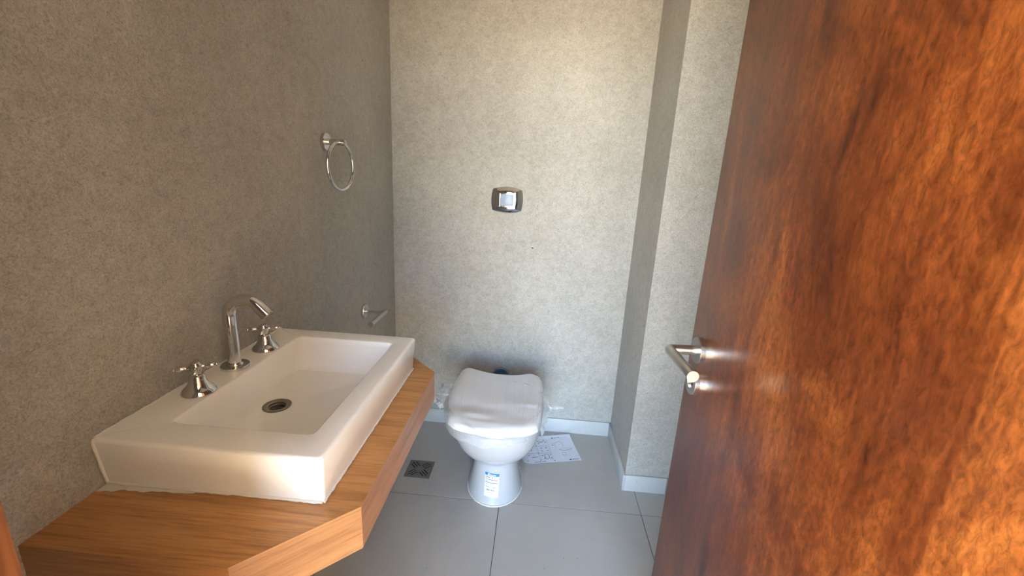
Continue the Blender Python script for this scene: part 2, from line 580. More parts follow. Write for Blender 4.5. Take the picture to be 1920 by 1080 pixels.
# ------------------------------------------------------------------ washbasin
XB, YB0, YB1 = 0.3935, 0.5791, 1.1224
wb = empty('washbasin', (0, 0, 0), 'white rectangular ceramic washbasin on the oak counter', 'washbasin')
bm = bmesh.new()
DRX, DRY, ZFL = 0.160, 0.830, 0.829
rings = []
ro = 0.007
rings.append(rrect(0.001, XB - 0.006, YB0 + 0.010, YB1 - 0.010, ZT, 0.008, rl=0.0008))
rings.append(rrect(0.001, XB - 0.003, YB0 + 0.005, YB1 - 0.005, ZT + 0.040, 0.008, rl=0.0008))
rings.append(rrect(0.001, XB, YB0, YB1, ZB - 0.007, 0.009, rl=0.0008))
for a in (25, 50, 75, 90):
    s, c = math.sin(math.radians(a)), math.cos(math.radians(a))
    e = ro * (1 - c)
    rings.append(rrect(0.001, XB - e, YB0 + e, YB1 - e, ZB - ro + ro * s, max(0.009 - e * 0.5, 0.004), rl=0.0008))
IX0, IX1, IY0, IY1 = 0.084, 0.3455, 0.6435, 1.0685
ri = 0.004
for a in (0, 30, 60, 90):
    s, c = math.sin(math.radians(a)), math.cos(math.radians(a))
    e = ri * (1 - s)
    rings.append(rrect(IX0 - e, IX1 + e, IY0 - e, IY1 + e, ZB - ri + ri * c, 0.012))
FX0, FX1, FY0, FY1 = 0.107, 0.330, 0.690, 1.006
for k in range(1, 7):
    t = k / 7
    zz = ZB - ri + (ZFL + 0.006 - ZB + ri) * t
    rings.append(rrect(IX0 + (FX0 - 0.003 - IX0) * t, IX1 + (FX1 + 0.003 - IX1) * t, IY0 + (FY0 - 0.003 - IY0) * t, IY1 + (FY1 + 0.003 - IY1) * t, zz, 0.012 + 0.006 * t))
rings.append(rrect(FX0 - 0.001, FX1 + 0.001, FY0 - 0.001, FY1 + 0.001, ZFL + 0.003, 0.018))
rings.append(rrect(FX0 + 0.003, FX1 - 0.003, FY0 + 0.003, FY1 - 0.003, ZFL + 0.0012, 0.016))
last = rings[-1]
def hole(r, z):
    out = []
    for p in last:
        a = math.atan2(p.y - DRY, p.x - DRX)
        out.append(Vector((DRX + r * math.cos(a), DRY + r * math.sin(a), z)))
    return out
rings.append(hole(0.034, ZFL))
rings.append(hole(0.024, ZFL - 0.0005))
rings.append(hole(0.022, ZFL - 0.018))
loft(bm, rings, False, True)
obj('bowl', bm, 'ceramic', wb, 42)
bm = bmesh.new()
lathe(bm, [(0.0300, 0.0), (0.0298, 0.0012), (0.0285, 0.0018), (0.0205, 0.0010), (0.0185, -0.001), (0.0182, -0.005),
           (0.0170, -0.006), (0.0170, -0.014)], (DRX, DRY, ZFL + 0.0004), (0, 0, 1), 40, False, False)
dr = obj('drain_ring', bm, 'dullsteel', wb, 40)
dr['label'] = 'round steel drain in the basin floor'
bm = bmesh.new()
lathe(bm, [(0.0171, 0.0), (0.0001, 0.0)], (DRX, DRY, ZFL - 0.0135), (0, 0, 1), 32, False, False)
obj('drain_hole', bm, 'black', dr)
bm = bmesh.new()
for k in range(3):
    yy = DRY + (k - 1) * 0.008
    tube(bm, [(DRX - 0.0155, yy, ZFL - 0.009), (DRX + 0.0155, yy, ZFL - 0.009)], 0.0011, 8)
obj('strainer_bar', bm, 'grate', dr)
# silicone joint
rnd = random.Random(3)
def bead(name, pts, r, jit):
    out, rad = [], []
    for a, b in zip(pts, pts[1:]):
        a, b = Vector(a), Vector(b)
        n = max(2, int((b - a).length / 0.006))
        for k in range(n):
            out.append(a.lerp(b, k / n) + Vector((rnd.uniform(-jit, jit), rnd.uniform(-jit, jit), 0)))
            rad.append(r * rnd.uniform(0.7, 1.35))
    out.append(Vector(pts[-1])); rad.append(r)
    b_ = bmesh.new()
    tube(b_, out, rad, 7)
    o = obj(name, b_, 'silicone', wb, 80)
    o['label'] = 'white silicone sealant'
bead('sealant_bead', [(0.002, YB0 + 0.0085, ZT + 0.0024), (XB - 0.008, YB0 + 0.0085, ZT + 0.0024)], 0.0024, 0.0004)
bead('sealant_bead', [(XB - 0.005, YB0 + 0.010, ZT + 0.0024), (XB - 0.005, YB1 - 0.012, ZT + 0.0024)], 0.0022, 0.0004)
bead('sealant_bead', [(0.0018, YB0 + 0.0095, ZT + 0.004), (0.0018, YB0 + 0.0045, ZT + 0.042), (0.0018, YB0 + 0.0, ZB - 0.009), (0.0018, YB0 + 0.003, ZB - 0.001)], 0.0028, 0.0004)
bead('sealant_bead', [(0.0012, YB0 + 0.004, ZB + 0.0002), (0.0012, YB1 - 0.004, ZB + 0.0002)], 0.0024, 0.0004)
# smear of sealant on the counter by the near left corner
bm = bmesh.new()
sm = []
for k in range(28):
    t = k / 27
    sm.append((0.002 + 0.16 * t, YB0 + 0.006 - (0.015 * (1 - t) ** 1.3 + 0.003) * (0.85 + 0.15 * math.sin(t * 17) + 0.12 * math.sin(t * 41 + 1))))
prism(bm, sm + [(0.162, YB0 + 0.010), (0.002, YB0 + 0.010)], ZT + 0.0003, ZT + 0.0008)
obj('sealant_smear', bm, 'silicone', wb)

# ------------------------------------------------------------------ taps
sp = empty('basin_spout', (0.045, 0.866, ZB), 'polished chrome swan-neck spout on the washbasin rim', 'faucet')
bm = bmesh.new()
lathe(bm, [(0.0292, 0.0), (0.0295, 0.001), (0.0295, 0.0065), (0.0285, 0.0078), (0.0165, 0.0080), (0.0162, 0.0105), (0.0155, 0.0115), (0.012, 0.0118)], (0, 0, 0), (0, 0, 1), 48)
obj('base_flange', bm, 'chrome', sp, 35)
bm = bmesh.new()
RA = 0.040
zc_ = 0.124
pts = [(0, 0, 0.009), (0, 0, 0.05), (0, 0, 0.09), (0, 0, zc_)]
for k in range(1, 16):
    a = PI - (PI * 0.75) * k / 15
    pts.append((RA + RA * math.cos(a), 0, zc_ + RA * math.sin(a)))
e = Vector(pts[-1])
pts.append(tuple(e + Vector((0.7071, 0, -0.7071)) * 0.014))
pts.append(tuple(e + Vector((0.7071, 0, -0.7071)) * 0.030))
tube(bm, pts, 0.0137, 32)
obj('neck', bm, 'chrome', sp, 40)
tip = Vector(pts[-1])
bm = bmesh.new()
lathe(bm, [(0.0118, -0.001), (0.0118, 0.0008), (0.0095, 0.0009), (0.0092, -0.002), (0.0001, -0.002)], tip, (0.7071, 0, -0.7071), 28, True, False)
obj('aerator', bm, 'dullsteel', sp, 35)

def valve(loc, rz, label):
    t = empty('tap_valve', loc, label, 'tap', 'cross-handle taps on the washbasin')
    t.rotation_euler = (0, 0, rz)
    b = bmesh.new()
    lathe(b, [(0.0305, 0.0), (0.0312, 0.0012), (0.0308, 0.0035), (0.0292, 0.0055), (0.0285, 0.0075), (0.0255, 0.0105),
              (0.0215, 0.0145), (0.0182, 0.0190), (0.0160, 0.0245), (0.0148, 0.0305), (0.0142, 0.0355), (0.0128, 0.0385), (0.0095, 0.0395)], (0, 0, 0), (0, 0, 1), 48)
    obj('bell', b, 'chrome', t, 50)
    b = bmesh.new()
    lathe(b, [(0.0080, 0.038), (0.0080, 0.0425), (0.0090, 0.046), (0.0108, 0.0505), (0.0112, 0.0560), (0.0108, 0.0605), (0.0098, 0.0620)], (0, 0, 0), (0, 0, 1), 36)
    hub = obj('hub', b, 'chrome', t, 50)
    b = bmesh.new()
    lathe(b, [(0.0078, 0.0618), (0.0078, 0.0640), (0.0068, 0.0650), (0.0001, 0.0655)], (0, 0, 0), (0, 0, 1), 28, True, False)
    obj('index_cap', b, 'chrome', hub, 45)
    for k in range(4):
        a = k * PI / 2
        b = bmesh.new()
        lathe(b, [(0.0042, 0.009), (0.0038, 0.0135), (0.0034, 0.016), (0.0042, 0.0178), (0.0050, 0.0205), (0.0054, 0.025),
                  (0.0052, 0.0295), (0.0044, 0.0325), (0.0036, 0.0335), (0.0040, 0.0345), (0.0036, 0.0362), (0.0001, 0.0370)],
              (0, 0, 0.0545), (math.cos(a), math.sin(a), 0), 20, True, False)
        obj('arm', b, 'chrome', t, 50)
valve((0.051, 0.750, ZB), math.radians(35), 'chrome bell-shaped cross tap at the basin end toward the doorway')
valve((0.048, 0.974, ZB), math.radians(24), 'chrome bell-shaped cross tap at the basin end toward the toilet')

# ------------------------------------------------------------------ towel ring
tr = empty('towel_ring', (0, 1.441, 1.4295), 'round chrome towel ring hanging on the plaster wall', 'towel ring')
bm = bmesh.new()
lathe(bm, [(0.0285, 0.0), (0.0285, 0.0105), (0.0275, 0.0118), (0.009, 0.0120)], (0, 0, 0), (1, 0, 0), 40)
obj('wall_rose', bm, 'chrome', tr, 35)
bm = bmesh.new()
lathe(bm, [(0.0098, 0.011), (0.0098, 0.0705), (0.0090, 0.0715), (0.0001, 0.0715)], (0, 0, 0), (1, 0, 0), 28, True, False)
obj('post', bm, 'chrome', tr, 35)
bm = bmesh.new()
RR, ar = 0.0765, 0.10
n1, n2 = 72, 14
rg = []
for i in range(n1):
    t = 2 * PI * i / n1
    h = Vector((math.sin(ar), math.cos(ar), 0))
    radial = h * math.cos(t) + Vector((0, 0, 1)) * math.sin(t)
    nn = Vector((math.cos(ar), -math.sin(ar), 0))
    c = Vector((0.052, 0, -RR + 0.002)) + radial * RR
    rg.append([c + (radial * math.cos(2 * PI * k / n2) + nn * math.sin(2 * PI * k / n2)) * 0.0054 for k in range(n2)])
loft(bm, rg + [rg[0]], False, False)
bmesh.ops.remove_doubles(bm, verts=bm.verts[:], dist=1e-5)
obj('ring', bm, 'chrome', tr, 180)

# ------------------------------------------------------------------ toilet paper holder
tp = empty('toilet_paper_holder', (0, 1.700, 0.762), 'short steel toilet paper holder without a roll', 'paper holder')
bm = bmesh.new()
lathe(bm, [(0.030, 0.0), (0.030, 0.010), (0.029, 0.0115), (0.006, 0.0118)], (0, 0, 0), (1, 0, 0), 36)
obj('wall_rose', bm, 'chrome', tp, 35)
bm = bmesh.new()
lathe(bm, [(0.0088, 0.0112), (0.0085, 0.022), (0.0050, 0.0235), (0.0050, 0.088)], (0, 0, 0), (1, 0, 0), 20)
obj('arm', bm, 'satin', tp, 35)
bm = bmesh.new()
lathe(bm, [(0.0090, 0.0), (0.0098, 0.001), (0.0098, 0.160), (0.0118, 0.161), (0.0118, 0.167), (0.0108, 0.168)], (0.092, 0.012, 0), (0, -1, 0), 28)
obj('bar', bm, 'satin', tp, 35)

# ------------------------------------------------------------------ flush plate
PXC, PZC = 0.5605, 1.2355
fp = empty('flush_plate', (PXC, D, PZC), 'pillow-shaped chrome flush plate on the wall above the toilet', 'flush plate')
def pillow(hx, hz, bx, bz, y, n=10):
    # rectangle with bowed sides; hx/hz half sizes at the corners, bx/bz extra bow
    pts_ = []
    for (x0, z0, x1, z1, nx, nz) in ((-hx, -hz, hx, -hz, 0, -1), (hx, -hz, hx, hz, 1, 0), (hx, hz, -hx, hz, 0, 1), (-hx, hz, -hx, -hz, -1, 0)):
        for k in range(n):
            t = k / n
            b_ = 4 * t * (1 - t)
            pts_.append(Vector((x0 + (x1 - x0) * t + nx * b_ * bx, y, z0 + (z1 - z0) * t + nz * b_ * bz)))
    return pts_
bm = bmesh.new()
rings = [pillow(0.069, 0.050, 0.0075, 0.0125, 0.0), pillow(0.069, 0.050, 0.0075, 0.0125, -0.003), pillow(0.0675, 0.0485, 0.0075, 0.0125, -0.0045),
         pillow(0.049, 0.042, 0.0045, 0.0065, -0.0165), pillow(0.0475, 0.0405, 0.0040, 0.0055, -0.0178),
         pillow(0.0400, 0.0355, 0.0022, 0.0030, -0.0198), pillow(0.0350, 0.0315, 0.0, 0.0, -0.0208), pillow(0.0342, 0.0307, 0.0, 0.0, -0.0200), pillow(0.0340, 0.0305, 0.0, 0.0, -0.0120)]
loft(bm, rings, True, True)
obj('frame', bm, 'chrome', fp, 24)
box('button', -0.0310, 0.0310, -0.0188, -0.0130, -0.0275, 0.0275, 'button', fp, 0.0014)

# ------------------------------------------------------------------ flush inlet behind the toilet
fi = empty('flush_inlet', (0.5725, D, 0.310), 'blue flush pipe with pale wall flange just behind the toilet lid', 'pipe')
bm = bmesh.new()
lathe(bm, [(0.050, 0.0), (0.050, 0.006), (0.048, 0.012), (0.042, 0.014)], (0, 0, 0), (0, -1, 0), 36)
obj('flange', bm, 'chrome', fi, 40)
bm = bmesh.new()
lathe(bm, [(0.0440, 0.004), (0.0440, 0.034), (0.041, 0.039), (0.024, 0.041), (0.022, 0.128)], (0, 0, 0), (0, -1, 0), 36)
obj('flush_pipe', bm, 'pipeblue', fi, 40)

# ------------------------------------------------------------------ toilet
TX = 0.600
def egg(z, hw, yf, yc, yb, hb=None, pf=2.0, pb=2.6, cx=TX, n=64):
    pts_ = []
    for i in range(n):
        a = 2 * PI * i / n
        c, s = math.cos(a), math.sin(a)
        if s < 0:
            p = pf; ly = yc - yf
        else:
            p = pb; ly = yb - yc
        x = math.copysign(abs(c) ** (2 / p), c) * hw
        y = math.copysign(abs(s) ** (2 / p), s) * ly
        if s > 0 and hb is not None:
            x *= 1 + (hb / hw - 1) * (y / ly)
        pts_.append(Vector((cx + x, yc + y, z)))
    return pts_
to = empty('toilet', (TX, 1.7, 0.0), 'white ceramic toilet with plastic-wrapped lid', 'toilet')
def tobj(name, bm_, mat, sm_=50, parent=to):
    o = obj(name, bm_, mat, parent, sm_)
    if parent is to:
        o.matrix_parent_inverse = Matrix.Translation(-to.location)
    return o
bm = bmesh.new()
rings = [egg(0.000, 0.1200, 1.508, 1.655, 1.960, 0.105),
         egg(0.010, 0.1200, 1.508, 1.655, 1.960, 0.105),
         egg(0.016, 0.1175, 1.511, 1.655, 1.960, 0.103),
         egg(0.050, 0.1110, 1.518, 1.655, 1.960, 0.10),
         egg(0.100, 0.1010, 1.530, 1.650, 1.965, 0.095),
         egg(0.145, 0.0930, 1.541, 1.640, 1.970, 0.092),
         egg(0.168, 0.0905, 1.545, 1.630, 1.975, 0.092),
         egg(0.180, 0.0960, 1.538, 1.620, 1.975, 0.094),
         egg(0.195, 0.1100, 1.520, 1.610, 1.975, 0.098),
         egg(0.215, 0.1310, 1.494, 1.605, 1.975, 0.104),
         egg(0.240, 0.1500, 1.468, 1.605, 1.975, 0.112),
         egg(0.270, 0.1665, 1.446, 1.605, 1.975, 0.122),
         egg(0.305, 0.1780, 1.430, 1.605, 1.975, 0.134),
         egg(0.340, 0.1840, 1.420, 1.605, 1.975, 0.145),
         egg(0.368, 0.1865, 1.415, 1.605, 1.975, 0.150),
         egg(0.380, 0.1850, 1.417, 1.605, 1.973, 0.148),
         egg(0.385, 0.1780, 1.424, 1.605, 1.968, 0.142)]
loft(bm, rings, True, True)
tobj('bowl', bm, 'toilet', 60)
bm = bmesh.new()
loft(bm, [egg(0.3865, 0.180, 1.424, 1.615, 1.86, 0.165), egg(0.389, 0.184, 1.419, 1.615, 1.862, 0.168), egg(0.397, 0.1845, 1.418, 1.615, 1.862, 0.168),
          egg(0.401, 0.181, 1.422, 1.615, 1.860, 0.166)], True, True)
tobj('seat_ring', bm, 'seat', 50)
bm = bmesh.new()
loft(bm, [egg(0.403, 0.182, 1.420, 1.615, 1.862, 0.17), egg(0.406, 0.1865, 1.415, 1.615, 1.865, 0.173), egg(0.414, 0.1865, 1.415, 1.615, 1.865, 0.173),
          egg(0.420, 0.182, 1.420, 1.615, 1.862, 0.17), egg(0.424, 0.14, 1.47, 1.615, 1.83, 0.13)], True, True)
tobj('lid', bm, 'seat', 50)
bm = bmesh.new()
tube(bm, [p + Vector((0, 0, 0.002)) for p in egg(0.0, 0.1215, 1.5065, 1.655, 1.958, 0.106)[30:66] + egg(0.0, 0.1215, 1.5065, 1.655, 1.958, 0.106)[:3]], 0.0035, 7)
tobj('floor_sealant', bm, 'silicone', 80)

# product sticker wrapped on the front of the foot
def ped(z):
    # half width, front y, centre y of the foot at height z
    k = [(0.016, 0.1175, 1.511, 1.655), (0.050, 0.1110, 1.518, 1.655), (0.100, 0.1010, 1.530, 1.650), (0.145, 0.0930, 1.541, 1.640), (0.168, 0.0905, 1.545, 1.63)]
    for a, b in zip(k, k[1:]):
        if z <= b[0]:
            t = (z - a[0]) / (b[0] - a[0])
            return [a[i] + (b[i] - a[i]) * t for i in (1, 2, 3)]
    return k[-1][1:]
def on_ped(x, z, off):
    hw, yf, yc = ped(z)
    u = (x - TX) / hw
    return Vector((x, yc - (yc - yf) * math.sqrt(max(0, 1 - u * u)) - off, z))
LX0, LX1, LZ0, LZ1 = 0.5655, 0.6255, 0.040, 0.139
def lab(u, v, off):
    # label coordinates: u to the right 0..1, v up 0..1, hung slightly askew
    return on_ped(LX0 + (LX1 - LX0) * u, LZ0 + (LZ1 - LZ0) * v - 0.004 * (u - 0.5), off)
def lab_patch(bm_, u0, u1, v0, v1, off, nu=8, nv=6):
    g = [[bm_.verts.new(lab(u0 + (u1 - u0) * i / nu, v0 + (v1 - v0) * j / nv, off)) for i in range(nu + 1)] for j in range(nv + 1)]
    for j in range(nv):
        for i in range(nu):
            bm_.faces.new((g[j][i], g[j][i + 1], g[j + 1][i + 1], g[j + 1][i]))
def lab_text(bm_, body, u0, v0, h, wid, off, bold=0.0):
    t = text_bm(body, 1.0, bold)
    xs_ = [v.co.x for v in t.verts]
    k = wid / (max(xs_) - min(xs_))
    for v in t.verts:
        v.co = lab(u0 + (v.co.x - min(xs_)) * k, v0 + v.co.y * h, off)
    merge(bm_, t)
bm = bmesh.new()
lab_patch(bm, 0, 1, 0, 1, 0.0010)
st = tobj('sticker', bm, 'label', 60)
st['label'] = 'white product sticker with a blue band'
bm = bmesh.new()
lab_patch(bm, 0, 1, 0.885, 1.0, 0.0014, 8, 1)
o = obj('blue_band', bm, 'bluelabel', st)
bm = bmesh.new()
for i in range(2):
    for j in range(2):
        lab_patch(bm, 0.20 + i * 0.07, 0.262 + i * 0.07, 0.905 + j * 0.04, 0.94 + j * 0.04, 0.0018, 1, 1)
for k, (a, b_, hh) in enumerate(((0.38, 0.44, 0.045), (0.45, 0.50, 0.035), (0.51, 0.56, 0.035), (0.57, 0.62, 0.035), (0.63, 0.65, 0.05), (0.665, 0.72, 0.035), (0.73, 0.77, 0.035))):
    lab_patch(bm, a, b_, 0.912, 0.912 + hh, 0.0018, 1, 1)
obj('band_lettering', bm, 'label', st)['kind'] = 'stuff'
bm = bmesh.new()
lab_text(bm, 'IXEM - B', 0.04, 0.795, 0.075, 0.52, 0.0016, 0.02)
for v_, segs in ((0.755, ((0.03, 0.19), (0.28, 0.36), (0.45, 0.56), (0.68, 0.76))), (0.715, ((0.03, 0.16), (0.18, 0.93))), (0.655, ((0.04, 0.20), (0.24, 0.36), (0.48, 0.58), (0.66, 0.78))),
                 (0.590, ((0.02, 0.93),)), (0.520, ((0.06, 0.22), (0.56, 0.65))), (0.43, ((0.05, 0.16), (0.19, 0.33), (0.60, 0.80))), (0.395, ((0.10, 0.30), (0.58, 0.88))), (0.19, ((0.24, 0.58),))):
    for a, b_ in segs:
        th = 0.020 if (b_ - a) > 0.6 else 0.012
        lab_patch(bm, a, b_, v_, v_ + th, 0.0016, 4, 1)
rb = random.Random(5)
u = 0.17
while u < 0.70:
    wd = rb.choice((0.012, 0.02, 0.03))
    lab_patch(bm, u, u + wd, 0.26, 0.33, 0.0016, 1, 1)
    u += wd + rb.choice((0.012, 0.02, 0.028))
obj('print', bm, 'ink', st)['kind'] = 'stuff'

# ------------------------------------------------------------------ wrapping on the lid
wr = empty('lid_wrapping', (TX, 1.65, 0.42), 'ribbed white foam sheet and clear film wrapped around the toilet lid', 'packaging')
def wobj(name, bm_, mat, sm_=60):
    o = obj(name, bm_, mat, wr, sm_)
    o.matrix_parent_inverse = Matrix.Translation(-wr.location)
    return o
LEFT = [(1.405, 0.560), (1.408, 0.520), (1.418, 0.478), (1.435, 0.446), (1.465, 0.4215), (1.51, 0.407), (1.58, 0.394), (1.66, 0.384), (1.74, 0.382), (1.80, 0.388), (1.85, 0.393), (1.885, 0.398), (1.905, 0.408)]
RIGHT = [(1.405, 0.635), (1.408, 0.672), (1.418, 0.715), (1.435, 0.745), (1.465, 0.768), (1.51, 0.779), (1.58, 0.786), (1.66, 0.790), (1.74, 0.790), (1.80, 0.7885), (1.85, 0.785), (1.885, 0.775), (1.905, 0.752)]
def interp(tb, y):
    if y <= tb[0][0]:
        return tb[0][1]
    for a, b in zip(tb, tb[1:]):
        if y <= b[0]:
            t = (y - a[0]) / (b[0] - a[0])
            return a[1] + (b[1] - a[1]) * t
    return tb[-1][1]
def sstep(t):
    t = max(0, min(1, t))
    return t * t * (3 - 2 * t)
NU, NV = 330, 60
bm = bmesh.new()
top, bot = [], []
rib_n = 54
rw = random.Random(11)
crease = [(rw.uniform(0.1, 0.9), rw.uniform(1.43, 1.60), rw.uniform(0.02, 0.07), rw.uniform(-0.006, 0.006)) for _ in range(16)]
for j in range(NV + 1):
    tj = j / NV
    yb = 1.405 + 0.50 * (tj ** 1.25)
    xl, xr_ = interp(LEFT, yb), interp(RIGHT, yb)
    rt_, rb_ = [], []
    for i in range(NU + 1):
        s = i / NU
        # the back edge bows forward in the middle
        bow = 0.052 * (1 - (2 * s - 1) ** 2) * sstep((tj - 0.55) / 0.45)
        y = yb - bow
        x = xl + (xr_ - xl) * s
        edge = min(s, 1 - s) * (xr_ - xl)
        ez = min(edge, (yb - 1.405) * 1.1 + 0.0)
        z = 0.418 + 0.022 * math.sqrt(max(0.0, 1 - (1 - min(1, ez / 0.045)) ** 2))
        z += 0.004 * math.sin(s * 5.0 + 1) * sstep((yb - 1.5) / 0.2)
        ribs = 0.0014 * abs(math.sin(PI * rib_n * s + 0.5 * math.sin(yb * 9)))
        amp = sstep((yb - 1.47) / 0.08)
        z += ribs * (0.25 + 0.75 * amp)
        for cu_, cy_, cw_, ch_ in crease:
            dd = ((s - cu_) * 0.38 / (cw_ * 1.6)) ** 2 + ((y - cy_) / (cw_ * 0.45)) ** 2
            if dd < 4:
                z += ch_ * math.exp(-dd)
        rt_.append(bm.verts.new((x, y, z)))
        if i in (0, NU) or j in (0, NV):
            pass
    top.append(rt_)
for j in range(NV):
    for i in range(NU):
        bm.faces.new((top[j][i], top[j][i + 1], top[j + 1][i + 1], top[j + 1][i]))
# rolled skirt of the sheet, down past the lid edge
border = [top[0][i] for i in range(NU + 1)] + [top[j][NU] for j in range(1, NV + 1)] + [top[NV][i] for i in range(NU - 1, -1, -1)] + [top[j][0] for j in range(NV - 1, 0, -1)]
cen = Vector((0.588, 1.66, 0))
prev = border
for k, (dz, grow) in enumerate(((-0.009, 0.0030), (-0.020, 0.0025), (-0.027, -0.004))):
    cur = []
    for v in border:
        dv = Vector((v.co.x, v.co.y, 0)) - cen
        dv.normalize()
        frontness = sstep((1.50 - v.co.y) / 0.08)
        cur.append(bm.verts.new(Vector((v.co.x, v.co.y, v.co.z)) + dv * grow + Vector((0, 0, dz * (1 - 0.55 * frontness)))))
    n = len(border)
    for i in range(n):
        j = (i + 1) % n
        bm.faces.new((prev[i], prev[j], cur[j], cur[i]))
    prev = cur
foam = wobj('foam_sheet', bm, 'foam', 70)
foam['label'] = 'ribbed white foam sheet'

# clear film: a loose skirt around the lid edge, bunched at the left, drawn out to a tail at the right
rf = random.Random(21)
def wob(a, k1, k2, k3):
    return math.sin(a * 7 + k1) * 0.5 + math.sin(a * 13 + k2) * 0.3 + math.sin(a * 23 + k3) * 0.2
bm = bmesh.new()
rings = []
base = egg(0.0, 0.196, 1.403, 1.625, 1.80, 0.20, cx=0.588, n=160)
for k, (z, g) in enumerate(((0.438, 0.000), (0.430, 0.004), (0.418, 0.007), (0.408, 0.006), (0.396, 0.005), (0.382, 0.005), (0.366, 0.002), (0.350, -0.001))):
    ring = []
    for i, p in enumerate(base):
        a = 2 * PI * i / 160
        dv = (p - Vector((0.588, 1.64, 0))).normalized()
        side = abs(math.cos(a))
        leftb = sstep(-math.cos(a) * 1.6 - 0.4)
        gg = g + 0.003 * wob(a, k * 0.9, k * 1.7, k * 0.4) + (0.012 * leftb * (1 if 2 <= k else 0))
        zz = z + 0.004 * wob(a + 1, k * 1.3, 2, k)
        if k >= 5:
            back = sstep(math.sin(a) * 1.5 + 0.2)
            zz += 0.03 * back
            zz += 0.010 * (0.5 + 0.5 * math.cos(a)) * (k - 4) / 3
        ring.append(p + dv * gg + Vector((0, 0, zz)))
    rings.append(ring)
loft(bm, rings, False, False)
flm = wobj('film_skirt', bm, 'film', 60)
flm['label'] = 'clear plastic film hanging below the lid edge'
# bunch on the left
bm = bmesh.new()
bmesh.ops.create_icosphere(bm, subdivisions=4, radius=1.0)
for v in bm.verts:
    p = v.co.copy()
    k = 1 + 0.22 * math.sin(p.x * 6 + p.z * 4) * math.sin(p.y * 7 + 1) + 0.14 * math.sin(p.y * 13 + p.z * 11) + 0.08 * math.sin(p.x * 21 + p.y * 17)
    v.co = Vector((0.362 + p.x * 0.036 * k, 1.690 + p.y * 0.075 * k, 0.402 + p.z * 0.036 * k))
wobj('film_bunch', bm, 'film_bunched', 70)
bm = bmesh.new()
bmesh.ops.create_icosphere(bm, subdivisions=3, radius=1.0)
for v in bm.verts:
    p = v.co.copy()
    k = 1 + 0.25 * math.sin(p.x * 7 + p.z * 5) * math.sin(p.y * 6) + 0.15 * math.sin(p.z * 13 + p.y * 9)
    v.co = Vector((0.330 + p.x * 0.024 * k, 1.690 + p.y * 0.030 * k, 0.384 + p.z * 0.020 * k))
wobj('film_bunch', bm, 'film_bunched', 70)
# fin and twisted tail on the right
bm = bmesh.new()
A = Vector((0.783, 1.735, 0.430)); B = Vector((0.778, 1.500, 0.395)); Cc = Vector((0.828, 1.690, 0.385))
N = 22
grid = []
for i in range(N + 1):
    t = i / N
    inner = A.lerp(B, t)
    if t < 0.35:
        outer = A.lerp(Cc, t / 0.35)
    else:
        outer = Cc.lerp(B + Vector((0.012, 0, -0.028)), (t - 0.35) / 0.65)
    row = []
    for k in range(7):
        s = k / 6
        p = inner.lerp(outer, s)
        p += Vector((0, 0, 0.006 * math.sin(t * 19 + s * 5) * s)) + Vector((0.004 * math.sin(t * 27 + 2) * s, 0, 0))
        row.append(bm.verts.new(p))
    grid.append(row)
for a, b in zip(grid, grid[1:]):
    for k in range(6):
        bm.faces.new((a[k], a[k + 1], b[k + 1], b[k]))
wobj('film_fin', bm, 'film_bunched', 80)
bm = bmesh.new()
rings = []
for i in range(13):
    t = i / 12
    c = Vector((0.798 + 0.084 * t, 1.690 + 0.0 * t, 0.384 - 0.001 * math.sin(t * 5)))
    r = 0.017 * (1 - t) ** 2 + 0.0042
    tw = t * 5
    rings.append([c + Vector((0, math.cos(2 * PI * k / 10 + tw) * r * 1.4, math.sin(2 * PI * k / 10 + tw) * r * 0.8)) * (1 + 0.25 * math.sin(3 * 2 * PI * k / 10)) for k in range(10)])
loft(bm, rings, True, True)
wobj('film_tail', bm, 'film_bunched', 60)

# ------------------------------------------------------------------ floor drain
fd = empty('floor_drain', (0.2405, 1.6995, 0.0), 'square dark metal floor drain between counter and toilet', 'drain')
hs = 0.059
bm = bmesh.new()
loft(bm, [[Vector((sx * q, sy * q, z)) for sx, sy in ((-1, -1), (1, -1), (1, 1), (-1, 1))] for q, z in ((hs, -0.001), (hs, 0.0016), (hs - 0.006, 0.0016), (hs - 0.0062, 0.0004))], False, False)
obj('rim', bm, 'grate', fd)
bm = bmesh.new()
add_box(bm, -hs + 0.0066, hs - 0.0066, -hs + 0.0066, hs - 0.0066, 0.0002, 0.0004)
obj('well', bm, 'black', fd)
bm = bmesh.new()
add_box(bm, -hs + 0.0068, hs - 0.0068, -hs + 0.0068, hs - 0.0068, 0.0006, 0.0021)
grate = obj('grate', bm, 'grate', fd)
bm = bmesh.new()
for q in range(4):
    a = PI / 4 + q * PI / 2
    for k in (-1, 0, 1):
        M_ = Matrix.Rotation(a, 4, 'Z')
        t = bmesh.new()
        l0, l1 = (0.019, 0.061) if k == 0 else (0.017, 0.054)
        off = k * 0.0125
        add_box(t, l0, l1, off - 0.0031, off + 0.0031, -0.002, 0.006)
        merge(bm, t, M_)
cut = obj('cutter', bm, 'black')
grate_w = grate.matrix_local.copy()
md = grate.modifiers.new('slots', 'BOOLEAN')
md.object = cut
md.operation = 'DIFFERENCE'
md.solver = 'EXACT'
# evaluate at the origin so that plate and cutter share a frame
grate.parent = None
bpy.context.view_layer.update()
dg = bpy.context.evaluated_depsgraph_get()
nm = bpy.data.meshes.new_from_object(grate.evaluated_get(dg))
grate.modifiers.clear()
grate.data = nm
nm.name = 'grate'
grate.parent = fd
bpy.data.objects.remove(cut)

